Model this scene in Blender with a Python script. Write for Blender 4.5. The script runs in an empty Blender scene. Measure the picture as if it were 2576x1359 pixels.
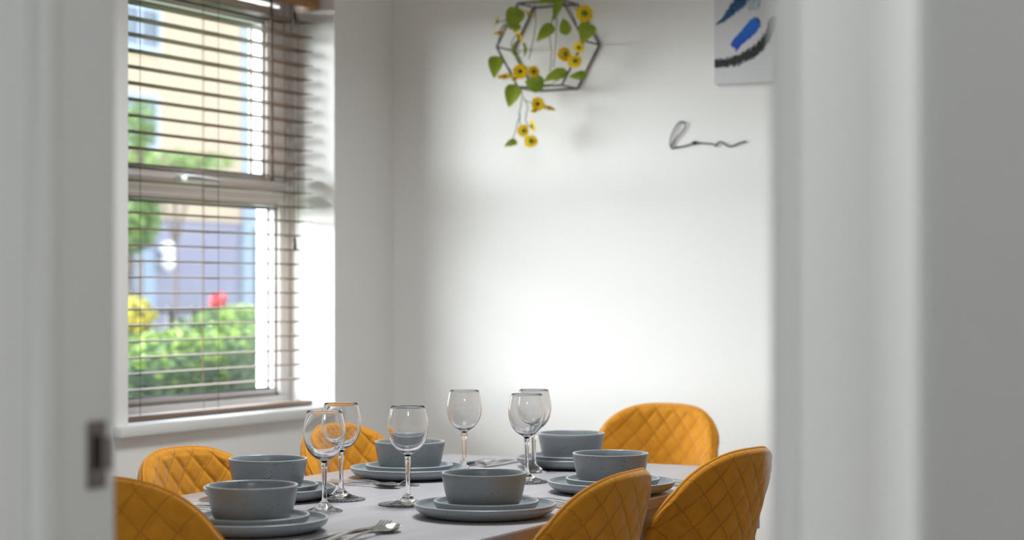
import bpy, bmesh, math, random
from mathutils import Vector, Matrix, noise
R = math.radians
random.seed(7)
C = bpy.context.scene.collection
S = bpy.context.scene

# ------------------------------------------------------------------ camera
CAM_H = 1.16
F = 4700.0                       # focal length in pixels of the 2576 px frame
TH = math.atan(2512 / 4700)
CT, ST = math.cos(TH), math.sin(TH)
cam_d = bpy.data.cameras.new('camera')
cam = bpy.data.objects.new('camera', cam_d); C.objects.link(cam)
cam.location = (0, 0, CAM_H)
cam.rotation_euler = (R(90), 0, TH)
cam_d.sensor_width = 36.0
cam_d.lens = F * 36.0 / 2576
cam_d.shift_y = 50.5 / 2576
cam_d.clip_start = 0.05; cam_d.clip_end = 400
cam_d.dof.use_dof = True
cam_d.dof.focus_distance = 3.70
cam_d.dof.aperture_fstop = 3.4
S.camera = cam

# ------------------------------------------------------------------ world, sun, exposure
W = bpy.data.worlds.new('sky'); S.world = W; W.use_nodes = True
nt = W.node_tree
bg = nt.nodes['Background']
tc = nt.nodes.new('ShaderNodeTexCoord'); sx = nt.nodes.new('ShaderNodeSeparateXYZ')
rp = nt.nodes.new('ShaderNodeValToRGB')
nt.links.new(tc.outputs['Generated'], sx.inputs[0])
nt.links.new(sx.outputs['Z'], rp.inputs[0])
rp.color_ramp.elements[0].position = 0.0; rp.color_ramp.elements[0].color = (1.0, 1.0, 1.0, 1)
rp.color_ramp.elements[1].position = 0.7; rp.color_ramp.elements[1].color = (0.62, 0.76, 1.0, 1)
nt.links.new(rp.outputs[0], bg.inputs[0])
bg.inputs[1].default_value = 5.5

sun_d = bpy.data.lights.new('sun', 'SUN'); sun_d.energy = 38.0; sun_d.angle = R(78); sun_d.color = (0.97, 0.985, 1.0)
sun = bpy.data.objects.new('sun', sun_d); C.objects.link(sun)
SUN_TRAVEL = Vector((0.76, 0.60, -0.27)).normalized()
sun.rotation_euler = SUN_TRAVEL.to_track_quat('-Z', 'Y').to_euler()
sun.location = (-12, -4, 8)

S.view_settings.view_transform = 'Standard'
S.view_settings.look = 'None'
S.view_settings.gamma = 1.0
S.view_settings.use_curve_mapping = False
S.view_settings.exposure = 0.12
S.cycles.max_bounces = 16
S.cycles.diffuse_bounces = 7
S.cycles.transmission_bounces = 14
S.cycles.transparent_max_bounces = 12
S.cycles.sample_clamp_indirect = 4.0


# ------------------------------------------------------------------ helpers
def at(px, py=None, x=None, y=None, z=None):
    """pixel of the photograph -> point of the place on a plane x=, y= or z="""
    c = (px - 1288) / F
    if x is not None: Z = x / (CT * c - ST)
    elif y is not None: Z = y / (ST * c + CT)
    else: Z = (CAM_H - z) * F / (py - 730)
    X = c * Z
    h = CAM_H + (730 - (730 if py is None else py)) * Z / F
    return Vector((CT * X - ST * Z, ST * X + CT * Z, h if z is None else z))

def tag(o, label=None, cat=None, group=None, kind=None):
    if label: o['label'] = label
    if cat: o['category'] = cat
    if group: o['group'] = group
    if kind: o['kind'] = kind
    return o

def empty(name, loc=(0, 0, 0), rz=0.0, label=None, cat=None, group=None, kind=None):
    o = bpy.data.objects.new(name, None); C.objects.link(o)
    o.location = loc; o.rotation_euler = (0, 0, rz); o.empty_display_size = 0.05
    return tag(o, label, cat, group, kind)

class MB:
    """collects shapes, builds them as one mesh"""
    def __init__(s): s.v = []; s.f = []; s.mi = []
    def add(s, vs, fs, m=0):
        o = len(s.v); s.v += [tuple(v) for v in vs]
        for f in fs: s.f.append(tuple(i + o for i in f)); s.mi.append(m)
    def box(s, a, b, m=0):
        x0, y0, z0 = a; x1, y1, z1 = b
        vs = [(x0,y0,z0),(x1,y0,z0),(x1,y1,z0),(x0,y1,z0),(x0,y0,z1),(x1,y0,z1),(x1,y1,z1),(x0,y1,z1)]
        s.add(vs, [(0,3,2,1),(4,5,6,7),(0,1,5,4),(1,2,6,5),(2,3,7,6),(3,0,4,7)], m)
    def grid(s, rows, closed_u=False, closed_v=False, m=0, flip=False):
        nr, nc = len(rows), len(rows[0]); vs = [p for r in rows for p in r]; fs = []
        for i in range(nr if closed_v else nr - 1):
            for j in range(nc if closed_u else nc - 1):
                a, b = i*nc + j, i*nc + (j+1) % nc
                c, d = ((i+1) % nr)*nc + (j+1) % nc, ((i+1) % nr)*nc + j
                fs.append((a, d, c, b) if flip else (a, b, c, d))
        s.add(vs, fs, m)
    def lathe(s, prof, n=48, c=(0, 0, 0), m=0):
        rows = []
        for r, z in prof:
            rows.append([(c[0] + r*math.cos(2*math.pi*k/n), c[1] + r*math.sin(2*math.pi*k/n), c[2] + z) for k in range(n)])
        s.grid(rows, closed_u=True, m=m)
    def tube(s, pts, r, n=8, m=0, cap=True):
        pts = [Vector(p) for p in pts]; rows = []
        rs = r if isinstance(r, (list, tuple)) else [r]*len(pts)
        up = Vector((0, 0, 1)); prev = None
        for i, p in enumerate(pts):
            t = (pts[min(i+1, len(pts)-1)] - pts[max(i-1, 0)])
            if t.length < 1e-9: t = Vector((0, 0, 1))
            t.normalize()
            if prev is None:
                a = t.cross(up if abs(t.z) < 0.9 else Vector((1, 0, 0))).normalized()
            else:
                a = (prev - t * prev.dot(t))
                a = a.normalized() if a.length > 1e-6 else t.cross(Vector((1, 0, 0))).normalized()
            prev = a; b = t.cross(a)
            rows.append([p + (a*math.cos(2*math.pi*k/n) + b*math.sin(2*math.pi*k/n))*rs[i] for k in range(n)])
        s.grid(rows, closed_u=True, m=m)
        if cap:
            o = len(s.v) - len(pts)*n
            s.f.append(tuple(o + k for k in range(n))[::-1]); s.mi.append(m)
            o2 = len(s.v) - n
            s.f.append(tuple(o2 + k for k in range(n))); s.mi.append(m)
    def build(s, name, mats, parent=None, smooth=True, bevel=0, angle=40, recalc=True):
        me = bpy.data.meshes.new(name); me.from_pydata(s.v, [], s.f)
        if not isinstance(mats, (list, tuple)): mats = [mats]
        for m in mats: me.materials.append(m)
        me.polygons.foreach_set('material_index', s.mi)
        bm = bmesh.new(); bm.from_mesh(me)
        bmesh.ops.remove_doubles(bm, verts=bm.verts, dist=1e-6)
        if recalc: bmesh.ops.recalc_face_normals(bm, faces=bm.faces)
        if bevel:
            es = [e for e in bm.edges if len(e.link_faces) == 2 and e.calc_face_angle(0) > R(30)]
            bmesh.ops.bevel(bm, geom=es, offset=bevel, segments=2, affect='EDGES', profile=0.5, clamp_overlap=True)
        bm.to_mesh(me); bm.free()
        if smooth:
            me.polygons.foreach_set('use_smooth', [True]*len(me.polygons))
            me.set_sharp_from_angle(angle=R(angle))
        me.update()
        o = bpy.data.objects.new(name, me); C.objects.link(o)
        if parent: o.parent = parent
        return o

def copy_tree(o, parent=None):
    c = o.copy(); C.objects.link(c); c.parent = parent
    for ch in list(o.children): copy_tree(ch, c)
    return c

# ------------------------------------------------------------------ materials
def lin(c):
    if isinstance(c, str):
        c = [int(c[i:i+2], 16)/255 for i in (0, 2, 4)]
        c = [x/12.92 if x <= 0.04045 else ((x+0.055)/1.055)**2.4 for x in c]
    return (c[0], c[1], c[2], 1)

def mat(name, col, rough=0.5, metal=0.0, var=0.0, vscale=8, col2=None, bump=0.0, bscale=200, spec=0.5, sheen=0, coat=0,
        stretch=(1, 1, 1), sheen_tint=None, sheen_rough=0.4, sub=0):
    m = bpy.data.materials.new(name); m.use_nodes = True; t = m.node_tree; b = t.nodes['Principled BSDF']
    b.inputs['Base Color'].default_value = lin(col)
    b.inputs['Roughness'].default_value = rough; b.inputs['Metallic'].default_value = metal
    b.inputs['Specular IOR Level'].default_value = spec
    if sheen:
        b.inputs['Sheen Weight'].default_value = sheen; b.inputs['Sheen Roughness'].default_value = sheen_rough
        if sheen_tint: b.inputs['Sheen Tint'].default_value = lin(sheen_tint)
    if coat: b.inputs['Coat Weight'].default_value = coat; b.inputs['Coat Roughness'].default_value = 0.2
    tc = t.nodes.new('ShaderNodeTexCoord'); mp = t.nodes.new('ShaderNodeMapping'); mp.inputs['Scale'].default_value = stretch
    t.links.new(tc.outputs['Object'], mp.inputs[0])
    if col2 is not None or var:
        n = t.nodes.new('ShaderNodeTexNoise'); n.inputs['Scale'].default_value = vscale; n.inputs['Detail'].default_value = 5
        t.links.new(mp.outputs[0], n.inputs['Vector'])
        r = t.nodes.new('ShaderNodeValToRGB'); t.links.new(n.outputs[0], r.inputs[0])
        c = lin(col); c2 = lin(col2) if col2 is not None else tuple(x*(1-var) for x in c[:3]) + (1,)
        r.color_ramp.elements[0].position = 0.35; r.color_ramp.elements[0].color = c2
        r.color_ramp.elements[1].position = 0.65; r.color_ramp.elements[1].color = c
        t.links.new(r.outputs[0], b.inputs['Base Color'])
    if bump:
        n2 = t.nodes.new('ShaderNodeTexNoise'); n2.inputs['Scale'].default_value = bscale; n2.inputs['Detail'].default_value = 3
        t.links.new(mp.outputs[0], n2.inputs['Vector'])
        bp = t.nodes.new('ShaderNodeBump'); bp.inputs['Strength'].default_value = bump; bp.inputs['Distance'].default_value = 0.001
        t.links.new(n2.outputs[0], bp.inputs['Height']); t.links.new(bp.outputs[0], b.inputs['Normal'])
    return m

M = {}
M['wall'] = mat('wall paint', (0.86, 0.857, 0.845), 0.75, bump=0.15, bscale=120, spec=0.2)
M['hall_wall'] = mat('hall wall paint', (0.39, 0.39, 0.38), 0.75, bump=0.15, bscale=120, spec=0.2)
M['ceiling'] = mat('ceiling paint', (0.82, 0.82, 0.81), 0.8, spec=0.2)
M['gloss'] = mat('white gloss woodwork', (0.74, 0.745, 0.73), 0.35)
M['upvc'] = mat('white window plastic', (0.88, 0.865, 0.855), 0.30)
M['seal'] = mat('grey rubber seal', (0.10, 0.12, 0.12), 0.6)
M['bead'] = mat('white glazing bead', (0.85, 0.87, 0.88), 0.25)
M['slat'] = mat('walnut slat', (0.235, 0.155, 0.11), 0.45, var=0.3, vscale=6, stretch=(30, 1, 30))
M['valance'] = mat('orange brown valance wood', (0.40, 0.19, 0.06), 0.4, var=0.35, vscale=6, stretch=(30, 1, 30))
M['cord'] = mat('brown blind cord', (0.07, 0.055, 0.045), 0.8)
M['tassel'] = mat('dark wood tassel', (0.05, 0.035, 0.03), 0.5)
M['steel'] = mat('polished steel', (0.72, 0.71, 0.70), 0.16, metal=1.0)
M['brushed'] = mat('brushed strike metal', (0.28, 0.25, 0.24), 0.35, metal=1.0)
M['black'] = mat('matt black metal', (0.015, 0.015, 0.016), 0.45)
M['hole'] = mat('dark keep pocket', (0.01, 0.006, 0.005), 0.8)
M['floor'] = None

def wood(name, a, b, rough, scale=3, stretch=(8, 1, 8), coat=0.0):
    m = bpy.data.materials.new(name); m.use_nodes = True; t = m.node_tree; p = t.nodes['Principled BSDF']
    p.inputs['Roughness'].default_value = rough; p.inputs['Coat Weight'].default_value = coat
    tc = t.nodes.new('ShaderNodeTexCoord'); mp = t.nodes.new('ShaderNodeMapping'); mp.inputs['Scale'].default_value = stretch
    n = t.nodes.new('ShaderNodeTexNoise'); n.inputs['Scale'].default_value = scale; n.inputs['Detail'].default_value = 8
    n.inputs['Distortion'].default_value = 0.6
    r = t.nodes.new('ShaderNodeValToRGB')
    r.color_ramp.elements[0].position = 0.3; r.color_ramp.elements[0].color = lin(a)
    r.color_ramp.elements[1].position = 0.7; r.color_ramp.elements[1].color = lin(b)
    t.links.new(tc.outputs['Object'], mp.inputs[0]); t.links.new(mp.outputs[0], n.inputs['Vector'])
    t.links.new(n.outputs[0], r.inputs[0]); t.links.new(r.outputs[0], p.inputs['Base Color'])
    bp = t.nodes.new('ShaderNodeBump'); bp.inputs['Strength'].default_value = 0.08; bp.inputs['Distance'].default_value = 0.001
    t.links.new(n.outputs[0], bp.inputs['Height']); t.links.new(bp.outputs[0], p.inputs['Normal'])
    return m
M['table'] = wood('greyed oak laminate top', (0.41, 0.395, 0.415), (0.485, 0.475, 0.505), 0.33, 3, (9, 1, 9))
M['table_edge'] = wood('oak edging', (0.27, 0.215, 0.19), (0.36, 0.295, 0.265), 0.45, 3, (9, 1, 9))
M['floor'] = wood('oak floorboards', (0.40, 0.36, 0.32), (0.52, 0.48, 0.44), 0.45, 2, (8, 1, 8))

def stoneware():
    m = bpy.data.materials.new('speckled grey stoneware'); m.use_nodes = True; t = m.node_tree; p = t.nodes['Principled BSDF']
    p.inputs['Roughness'].default_value = 0.30; p.inputs['Specular IOR Level'].default_value = 0.65
    tc = t.nodes.new('ShaderNodeTexCoord')
    v = t.nodes.new('ShaderNodeTexVoronoi'); v.inputs['Scale'].default_value = 170
    t.links.new(tc.outputs['Object'], v.inputs['Vector'])
    n = t.nodes.new('ShaderNodeTexNoise'); n.inputs['Scale'].default_value = 28; t.links.new(tc.outputs['Object'], n.inputs['Vector'])
    sub = t.nodes.new('ShaderNodeMath'); sub.operation = 'MULTIPLY_ADD'; sub.inputs[1].default_value = 0.42; sub.inputs[2].default_value = -0.07
    t.links.new(n.outputs[0], sub.inputs[0])
    lt = t.nodes.new('ShaderNodeMath'); lt.operation = 'LESS_THAN'
    t.links.new(v.outputs['Distance'], lt.inputs[0]); t.links.new(sub.outputs[0], lt.inputs[1])
    n3 = t.nodes.new('ShaderNodeTexNoise'); n3.inputs['Scale'].default_value = 14; n3.inputs['Detail'].default_value = 6
    t.links.new(tc.outputs['Object'], n3.inputs['Vector'])
    g = t.nodes.new('ShaderNodeMath'); g.operation = 'GREATER_THAN'; g.inputs[1].default_value = 0.60
    vv = t.nodes.new('ShaderNodeTexWhiteNoise'); t.links.new(v.outputs['Position'], vv.inputs['Vector'])
    t.links.new(vv.outputs['Value'], g.inputs[0])
    mu = t.nodes.new('ShaderNodeMath'); mu.operation = 'MULTIPLY'; t.links.new(lt.outputs[0], mu.inputs[0]); t.links.new(g.outputs[0], mu.inputs[1])
    r = t.nodes.new('ShaderNodeValToRGB'); t.links.new(n3.outputs[0], r.inputs[0])
    r.color_ramp.elements[0].color = lin((0.20, 0.225, 0.245)); r.color_ramp.elements[1].color = lin((0.255, 0.285, 0.305))
    mx = t.nodes.new('ShaderNodeMix'); mx.data_type = 'RGBA'
    t.links.new(mu.outputs[0], mx.inputs[0]); t.links.new(r.outputs[0], mx.inputs[6]); mx.inputs[7].default_value = lin((0.03, 0.032, 0.035))
    t.links.new(mx.outputs[2], p.inputs['Base Color'])
    return m
M['stone'] = stoneware()
M['stone_rim'] = mat('pale glaze rim', (0.40, 0.43, 0.46), 0.3)

M['fabric'] = mat('mustard velvet', (0.64, 0.265, 0.02), 0.85, var=0.12, vscale=40, bump=0.35, bscale=900, spec=0.2, sheen=0.55,
                  sheen_tint=(1.0, 0.84, 0.74), sheen_rough=0.35)
M['fabric_seam'] = mat('mustard piping', (0.64, 0.27, 0.02), 0.8, spec=0.2, sheen=0.4, sheen_tint=(1, .8, .6))

def quilted():
    m = M['fabric'].copy(); m.name = 'mustard velvet with stitched diamonds'; t = m.node_tree; p = t.nodes['Principled BSDF']
    src = p.inputs['Base Color'].links[0].from_socket
    tc = t.nodes.new('ShaderNodeTexCoord'); s = t.nodes.new('ShaderNodeSeparateXYZ'); t.links.new(tc.outputs['Object'], s.inputs[0])
    def mth(op, a, b=None):
        n = t.nodes.new('ShaderNodeMath'); n.operation = op
        for i, q in enumerate((a, b)):
            if q is None: continue
            if isinstance(q, (int, float)): n.inputs[i].default_value = q
            else: t.links.new(q, n.inputs[i])
        return n.outputs[0]
    xa, za = mth('MULTIPLY', s.outputs['X'], math.pi*1.12/0.062), mth('MULTIPLY', s.outputs['Z'], math.pi/0.066)
    l1 = mth('ABSOLUTE', mth('SINE', mth('ADD', xa, za))); l2 = mth('ABSOLUTE', mth('SINE', mth('SUBTRACT', xa, za)))
    k = t.nodes.new('ShaderNodeMapRange'); k.inputs[1].default_value = .02; k.inputs[2].default_value = .13; k.inputs[3].default_value = .42; k.inputs[4].default_value = 0
    t.links.new(mth('MINIMUM', l1, l2), k.inputs[0])
    mx = t.nodes.new('ShaderNodeMix'); mx.data_type = 'RGBA'; t.links.new(k.outputs[0], mx.inputs[0]); t.links.new(src, mx.inputs[6])
    mx.inputs[7].default_value = lin((0.16, 0.06, 0.008)); t.links.new(mx.outputs[2], p.inputs['Base Color'])
    return m
M['fabric_quilt'] = quilted()
def glass(name, col=(1, 1, 1), rough=0.0, ior=1.48):
    m = bpy.data.materials.new(name); m.use_nodes = True; b = m.node_tree.nodes['Principled BSDF']
    b.inputs['Base Color'].default_value = lin(col); b.inputs['Roughness'].default_value = rough
    b.inputs['Transmission Weight'].default_value = 1.0; b.inputs['IOR'].default_value = ior
    return m
M['glass'] = glass('clear wine glass')
def pane():
    m = bpy.data.materials.new('window pane'); m.use_nodes = True; t = m.node_tree
    t.nodes.remove(t.nodes['Principled BSDF']); out = t.nodes['Material Output']
    tr = t.nodes.new('ShaderNodeBsdfTransparent'); gl = t.nodes.new('ShaderNodeBsdfGlossy'); gl.inputs['Roughness'].default_value = 0.0
    tr.inputs[0].default_value = (0.95, 0.97, 0.965, 1)
    lw = t.nodes.new('ShaderNodeLayerWeight'); pw = t.nodes.new('ShaderNodeMath'); pw.operation = 'POWER'; pw.inputs[1].default_value = 4.0
    fr = t.nodes.new('ShaderNodeMath'); fr.operation = 'MULTIPLY_ADD'; fr.inputs[1].default_value = 0.6; fr.inputs[2].default_value = 0.04
    t.links.new(lw.outputs['Facing'], pw.inputs[0]); t.links.new(pw.outputs[0], fr.inputs[0])
    mx = t.nodes.new('ShaderNodeMixShader')
    t.links.new(fr.outputs[0], mx.inputs[0]); t.links.new(tr.outputs[0], mx.inputs[1]); t.links.new(gl.outputs[0], mx.inputs[2])
    t.links.new(mx.outputs[0], out.inputs[0])
    return m
M['pane'] = pane()

def leafy(name, c1, c2, trans=0.3):
    m = mat(name, c1, 0.5, col2=c2, vscale=20)
    b = m.node_tree.nodes['Principled BSDF']; b.inputs['Subsurface Weight'].default_value = 0
    return m
M['leaf'] = leafy('yellow green leaf', (0.30, 0.38, 0.03), (0.17, 0.27, 0.02))
M['petal'] = mat('sunflower petal', (0.95, 0.78, 0.01), 0.6, col2=(0.90, 0.62, 0.01), vscale=60)
M['disc'] = mat('dark flower centre', (0.018, 0.012, 0.006), 0.9)
M['calyx'] = mat('green calyx', (0.10, 0.19, 0.02), 0.7)
M['vine'] = mat('grey green stem', (0.10, 0.12, 0.06), 0.7)
M['wire'] = mat('grey bronze wire', (0.13, 0.115, 0.115), 0.5, metal=0.3)
M['hedge'] = mat('hedge leaves', (0.10, 0.17, 0.02), 0.5, col2=(0.012, 0.045, 0.03), vscale=9)
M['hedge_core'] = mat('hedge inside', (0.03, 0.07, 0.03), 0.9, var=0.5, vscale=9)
M['lime'] = mat('lime sunlit leaves', (0.30, 0.38, 0.06), 0.5, col2=(0.16, 0.26, 0.04), vscale=7)  # lighter leaf colour stands for sun on the hedge top
M['tree'] = mat('tree leaves', (0.15, 0.23, 0.05), 0.5, col2=(0.07, 0.13, 0.03), vscale=3)
M['yellow_leaf'] = mat('golden shrub leaves', (0.42, 0.34, 0.03), 0.5, col2=(0.25, 0.23, 0.03), vscale=5)
M['red_flower'] = mat('red blossom', (0.45, 0.05, 0.06), 0.5)
M['bark'] = mat('bark', (0.10, 0.075, 0.055), 0.9, var=0.4)
M['render'] = mat('cream render', (0.375, 0.285, 0.20), 0.9, var=0.06, vscale=1.5)
M['lavender'] = mat('lavender grey render', (0.19, 0.18, 0.23), 0.9, var=0.06, vscale=1.5)
M['bluegrey'] = mat('pale blue cladding', (0.20, 0.245, 0.31), 0.7)
M['facade_door'] = mat('slate blue door', (0.035, 0.06, 0.085), 0.5)
M['house_glass'] = mat('reflecting house window', (0.10, 0.14, 0.19), 0.12, var=0.5, vscale=2)
M['house_frame'] = mat('house window frame', (0.28, 0.33, 0.39), 0.5)
M['grass'] = mat('grass', (0.08, 0.17, 0.03), 0.9, var=0.4, vscale=4)
M['paving'] = mat('grey paving', (0.30, 0.30, 0.31), 0.9, var=0.15, vscale=3)
M['white'] = mat('white enamel', (0.85, 0.85, 0.84), 0.4)
M['roof'] = mat('roof tile', (0.12, 0.09, 0.085), 0.8, var=0.3, vscale=4)

def translucent(m, k):
    t = m.node_tree; p = t.nodes['Principled BSDF']; out = t.nodes['Material Output']
    tl = t.nodes.new('ShaderNodeBsdfTranslucent'); mx = t.nodes.new('ShaderNodeMixShader'); mx.inputs[0].default_value = k
    if p.inputs['Base Color'].links: t.links.new(p.inputs['Base Color'].links[0].from_socket, tl.inputs[0])
    t.links.new(p.outputs[0], mx.inputs[1]); t.links.new(tl.outputs[0], mx.inputs[2]); t.links.new(mx.outputs[0], out.inputs[0])
for k_ in ('leaf', 'petal', 'lime', 'hedge', 'tree', 'yellow_leaf'): translucent(M[k_], .38)

# ------------------------------------------------------------------ room shell
XL, YB, XR = -3.27, 5.283, 0.75       # window wall, back wall, right wall
YF0, YF1 = 1.237, 1.379               # doorway wall: hall face, room face
CZ = 2.42
WY0, WY1, WZ0, WZ1 = 3.934, 4.93, 0.772, 2.12     # window opening
DX0, DX1, DZ = -1.163, -0.4484, 1.995 + 0.4       # doorway opening
DZ = 2.03
T = 0.30
def struct(o, label=None): o['kind'] = 'structure'; return o

m = MB()
m.box((XL - T, YF0 - 2.6, 0), (XL, WY0, CZ)); m.box((XL - T, WY1, 0), (XL, YB + 0.2, CZ))
m.box((XL - T, WY0, 0), (XL, WY1, WZ0)); m.box((XL - T, WY0, WZ1), (XL, WY1, CZ))
struct(m.build('wall_left', M['wall'], smooth=False))
m = MB(); m.box((XL, YB, 0), (XR + 0.2, YB + 0.2, CZ)); struct(m.build('wall_back', M['wall'], smooth=False))
m = MB(); m.box((XR, -1.4, 0), (XR + 0.2, YB, CZ)); struct(m.build('wall_right', M['wall'], smooth=False))
# doorway wall: room face and hall face carry their own paint
LT = 0.03
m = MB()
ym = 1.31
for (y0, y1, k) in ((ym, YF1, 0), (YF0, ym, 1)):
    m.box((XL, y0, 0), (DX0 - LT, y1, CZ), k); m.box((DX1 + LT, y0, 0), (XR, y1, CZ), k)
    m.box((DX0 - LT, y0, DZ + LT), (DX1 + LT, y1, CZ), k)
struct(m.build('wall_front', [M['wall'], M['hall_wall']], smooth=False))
m = MB(); m.box((XL, -1.6, 0), (XR + 0.2, -1.4, CZ)); struct(m.build('wall_hall', M['wall'], smooth=False))
m = MB(); m.box((XL - T, -1.6, -0.12), (XR + 0.2, YB + 0.2, 0)); struct(m.build('floor', M['floor'], smooth=False))
m = MB(); m.box((XL - T, -1.6, CZ), (XR + 0.2, YB + 0.2, CZ + 0.15)); struct(m.build('ceiling', M['ceiling'], smooth=False))
for nm, a, b in (('baseboard_left', (XL, YF1, 0), (XL + .015, YB, .12)), ('baseboard_back', (XL + .015, YB - .015, 0), (XR, YB, .12)),
                 ('baseboard_right', (XR - .015, YF1, 0), (XR, YB - .015, .12))):
    m = MB(); m.box(a, b); struct(m.build(nm, M['gloss'], bevel=0.003))

# door lining with rebate and keep
lining = MB()
for sgn, xo in ((1, DX0), (-1, DX1)):
    xa, xb = sorted((xo, xo - sgn * LT)); lining.box((xa, YF0, 0), (xb, YF1, DZ + LT))
    xa, xb = sorted((xo, xo + sgn * 0.016)); lining.box((xa, YF0 + 0.022, 0), (xb, 1.288, DZ))
lining.box((DX0, YF0, DZ), (DX1, YF1, DZ + LT)); lining.box((DX0 + .016, YF0 + .022, DZ - .016), (DX1 - .016, 1.288, DZ))
lin_o = struct(lining.build('door_1', M['gloss'], bevel=0.0015))
k = MB(); k.box((DX0, 1.340, 0.975), (DX0 + 0.0022, 1.366, 1.038)); k.box((DX0, 1.366, 0.992), (DX0 + 0.0022, 1.374, 1.022))
sp = k.build('strike_plate', M['brushed'], lin_o, bevel=0.0006); sp['label'] = 'dark metal latch keep'
k = MB(); k.box((DX0 + 0.0018, 1.3455, 0.993), (DX0 + 0.0026, 1.3585, 1.025)); k.build('latch_hole', M['hole'], sp)
# architraves, moulded profile (distance from the lining edge, projection)
ARP = [(0, 0), (0, .010), (.004, .013), (.050, .0135), (.056, .0165), (.064, .019), (.080, .0205), (.088, .018), (.088, 0)]
def architrave(n, yw, dirn):
    m = MB()
    loops = []
    g = 0.013
    path = [(DX0 - g, 0, -1, 0), (DX0 - g, DZ + g, -1, 1), (DX1 + g, DZ + g, 1, 1), (DX1 + g, 0, 1, 0)]
    rows = []
    for (x, z, sx_, sz_) in path:
        rows.append([(x + sx_ * a, yw + dirn * b, z + sz_ * a) for a, b in ARP])
    m.grid(rows, closed_u=False)
    return struct(m.build(n, M['gloss'], angle=35))
architrave('trim_1', YF0, -1); architrave('trim_2', YF1, 1)

# ------------------------------------------------------------------ window
FX0, FX1 = XL - 0.24, XL - 0.17      # frame depth range (outer, inner)
win = empty('window_1', (FX1, WY0, WZ0)); win['kind'] = 'structure'
def wpart(m, name, ma, bevel=0.003, parent=win):
    for i, v in enumerate(m.v): m.v[i] = (v[0] - FX1, v[1] - WY0, v[2] - WZ0)
    return m.build(name, ma, parent, bevel=bevel)
LG0, LG1 = 0.849, 1.418     # lower glass bottom/top
UG0, UG1 = 1.519, 1.993
LY0, LY1 = 4.07, 4.860      # lower glass sides
UY0, UY1 = 4.115, 4.768     # upper (opening sash) glass sides
def ring(m, x0, x1, y0, y1, z0, z1, iy0, iy1, iz0, iz1):
    m.box((x0, y0, z0), (x1, y1, iz0)); m.box((x0, y0, iz1), (x1, y1, z1))
    m.box((x0, y0, iz0), (x1, iy0, iz1)); m.box((x0, iy1, iz0), (x1, y1, iz1))
m = MB()
ring(m, FX0, FX1, WY0, WY1, WZ0, WZ1, WY0 + .065, WY1 - .055, LG0 - .02, UG1 + .07)
m.box((FX0, WY0 + .065, LG1 + .02), (FX1, WY1 - .055, LG1 + .058))
wpart(m, 'window_frame', M['upvc'])
m = MB()
ring(m, FX0 + .026, FX1 - .012, WY0 + .065, WY1 - .055, LG0 - .02, LG1 + .02, LY0, LY1, LG0, LG1)
wpart(m, 'glazing_bead', M['bead'])
m = MB()
ring(m, FX0 + .015, FX1 + .018, WY0 + .05, WY1 - .05, UG0 - .058, UG1 + .055, UY0 - .014, UY1 + .014, UG0 - .014, UG1 + .014)
sash = wpart(m, 'sash', M['upvc'], bevel=0.005)
m = MB()
ring(m, FX0 + .026, FX1 + .008, UY0 - .014, UY1 + .014, UG0 - .014, UG1 + .014, UY0, UY1, UG0, UG1)
def spart(m, name, ma, bevel=0.002):
    for i, v in enumerate(m.v): m.v[i] = (v[0] - FX1, v[1] - WY0, v[2] - WZ0)
    return m.build(name, ma, sash, bevel=bevel)
spart(m, 'glazing_bead', M['bead'])
m = MB()
ring(m, FX0 + .033, FX0 + .037, UY0, UY1, UG0, UG1, UY0, UY1 - .006, UG0 + .004, UG1 - .004)
spart(m, 'rubber_seal', M['seal'], bevel=0)
m = MB()
ring(m, FX0 + .033, FX0 + .037, LY0, LY1, LG0, LG1, LY0, LY1 - .006, LG0 + .004, LG1 - .004)
wpart(m, 'rubber_seal', M['seal'], bevel=0)
m = MB(); m.box((FX0 + .028, LY0, LG0), (FX0 + .032, LY1, LG1)); wpart(m, 'pane', M['pane'], bevel=0)
m = MB(); m.box((FX0 + .028, UY0, UG0), (FX0 + .032, UY1, UG1)); spart(m, 'pane', M['pane'], bevel=0)
# casement handle
hx = FX1 + 0.018
pv = at(452, 446, x=hx)
m = MB(); hz = 1.484
m.box((hx, pv.y - .020, hz - .011), (hx + .010, pv.y + .055, hz + .011))
m.tube([(hx + .008, pv.y - .004, hz), (hx + .030, pv.y - .004, hz)], .0085, 14)
m.tube([(hx + .028, pv.y - .012, hz + .001), (hx + .032, pv.y + .02, hz + .002), (hx + .034, pv.y + .075, hz + .001), (hx + .033, pv.y + .150, hz - .002)],
       [.010, .009, .0075, .0065], 14)
spart(m, 'handle', M['white'], bevel=0.002)
# sill board with horns and outside cill
m = MB(); m.box((FX1 - .002, WY0 - .0, .772), (XL + .002, WY1, .797)); m.box((XL, WY0 - .065, .768), (XL + .032, WY1 + .05, .797))
wpart(m, 'window_sill', M['gloss'], bevel=0.005)
m = MB(); m.box((FX0 - .12, WY0 - .04, .755), (FX0, WY1 + .04, .80)); wpart(m, 'outer_sill', M['upvc'])

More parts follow.
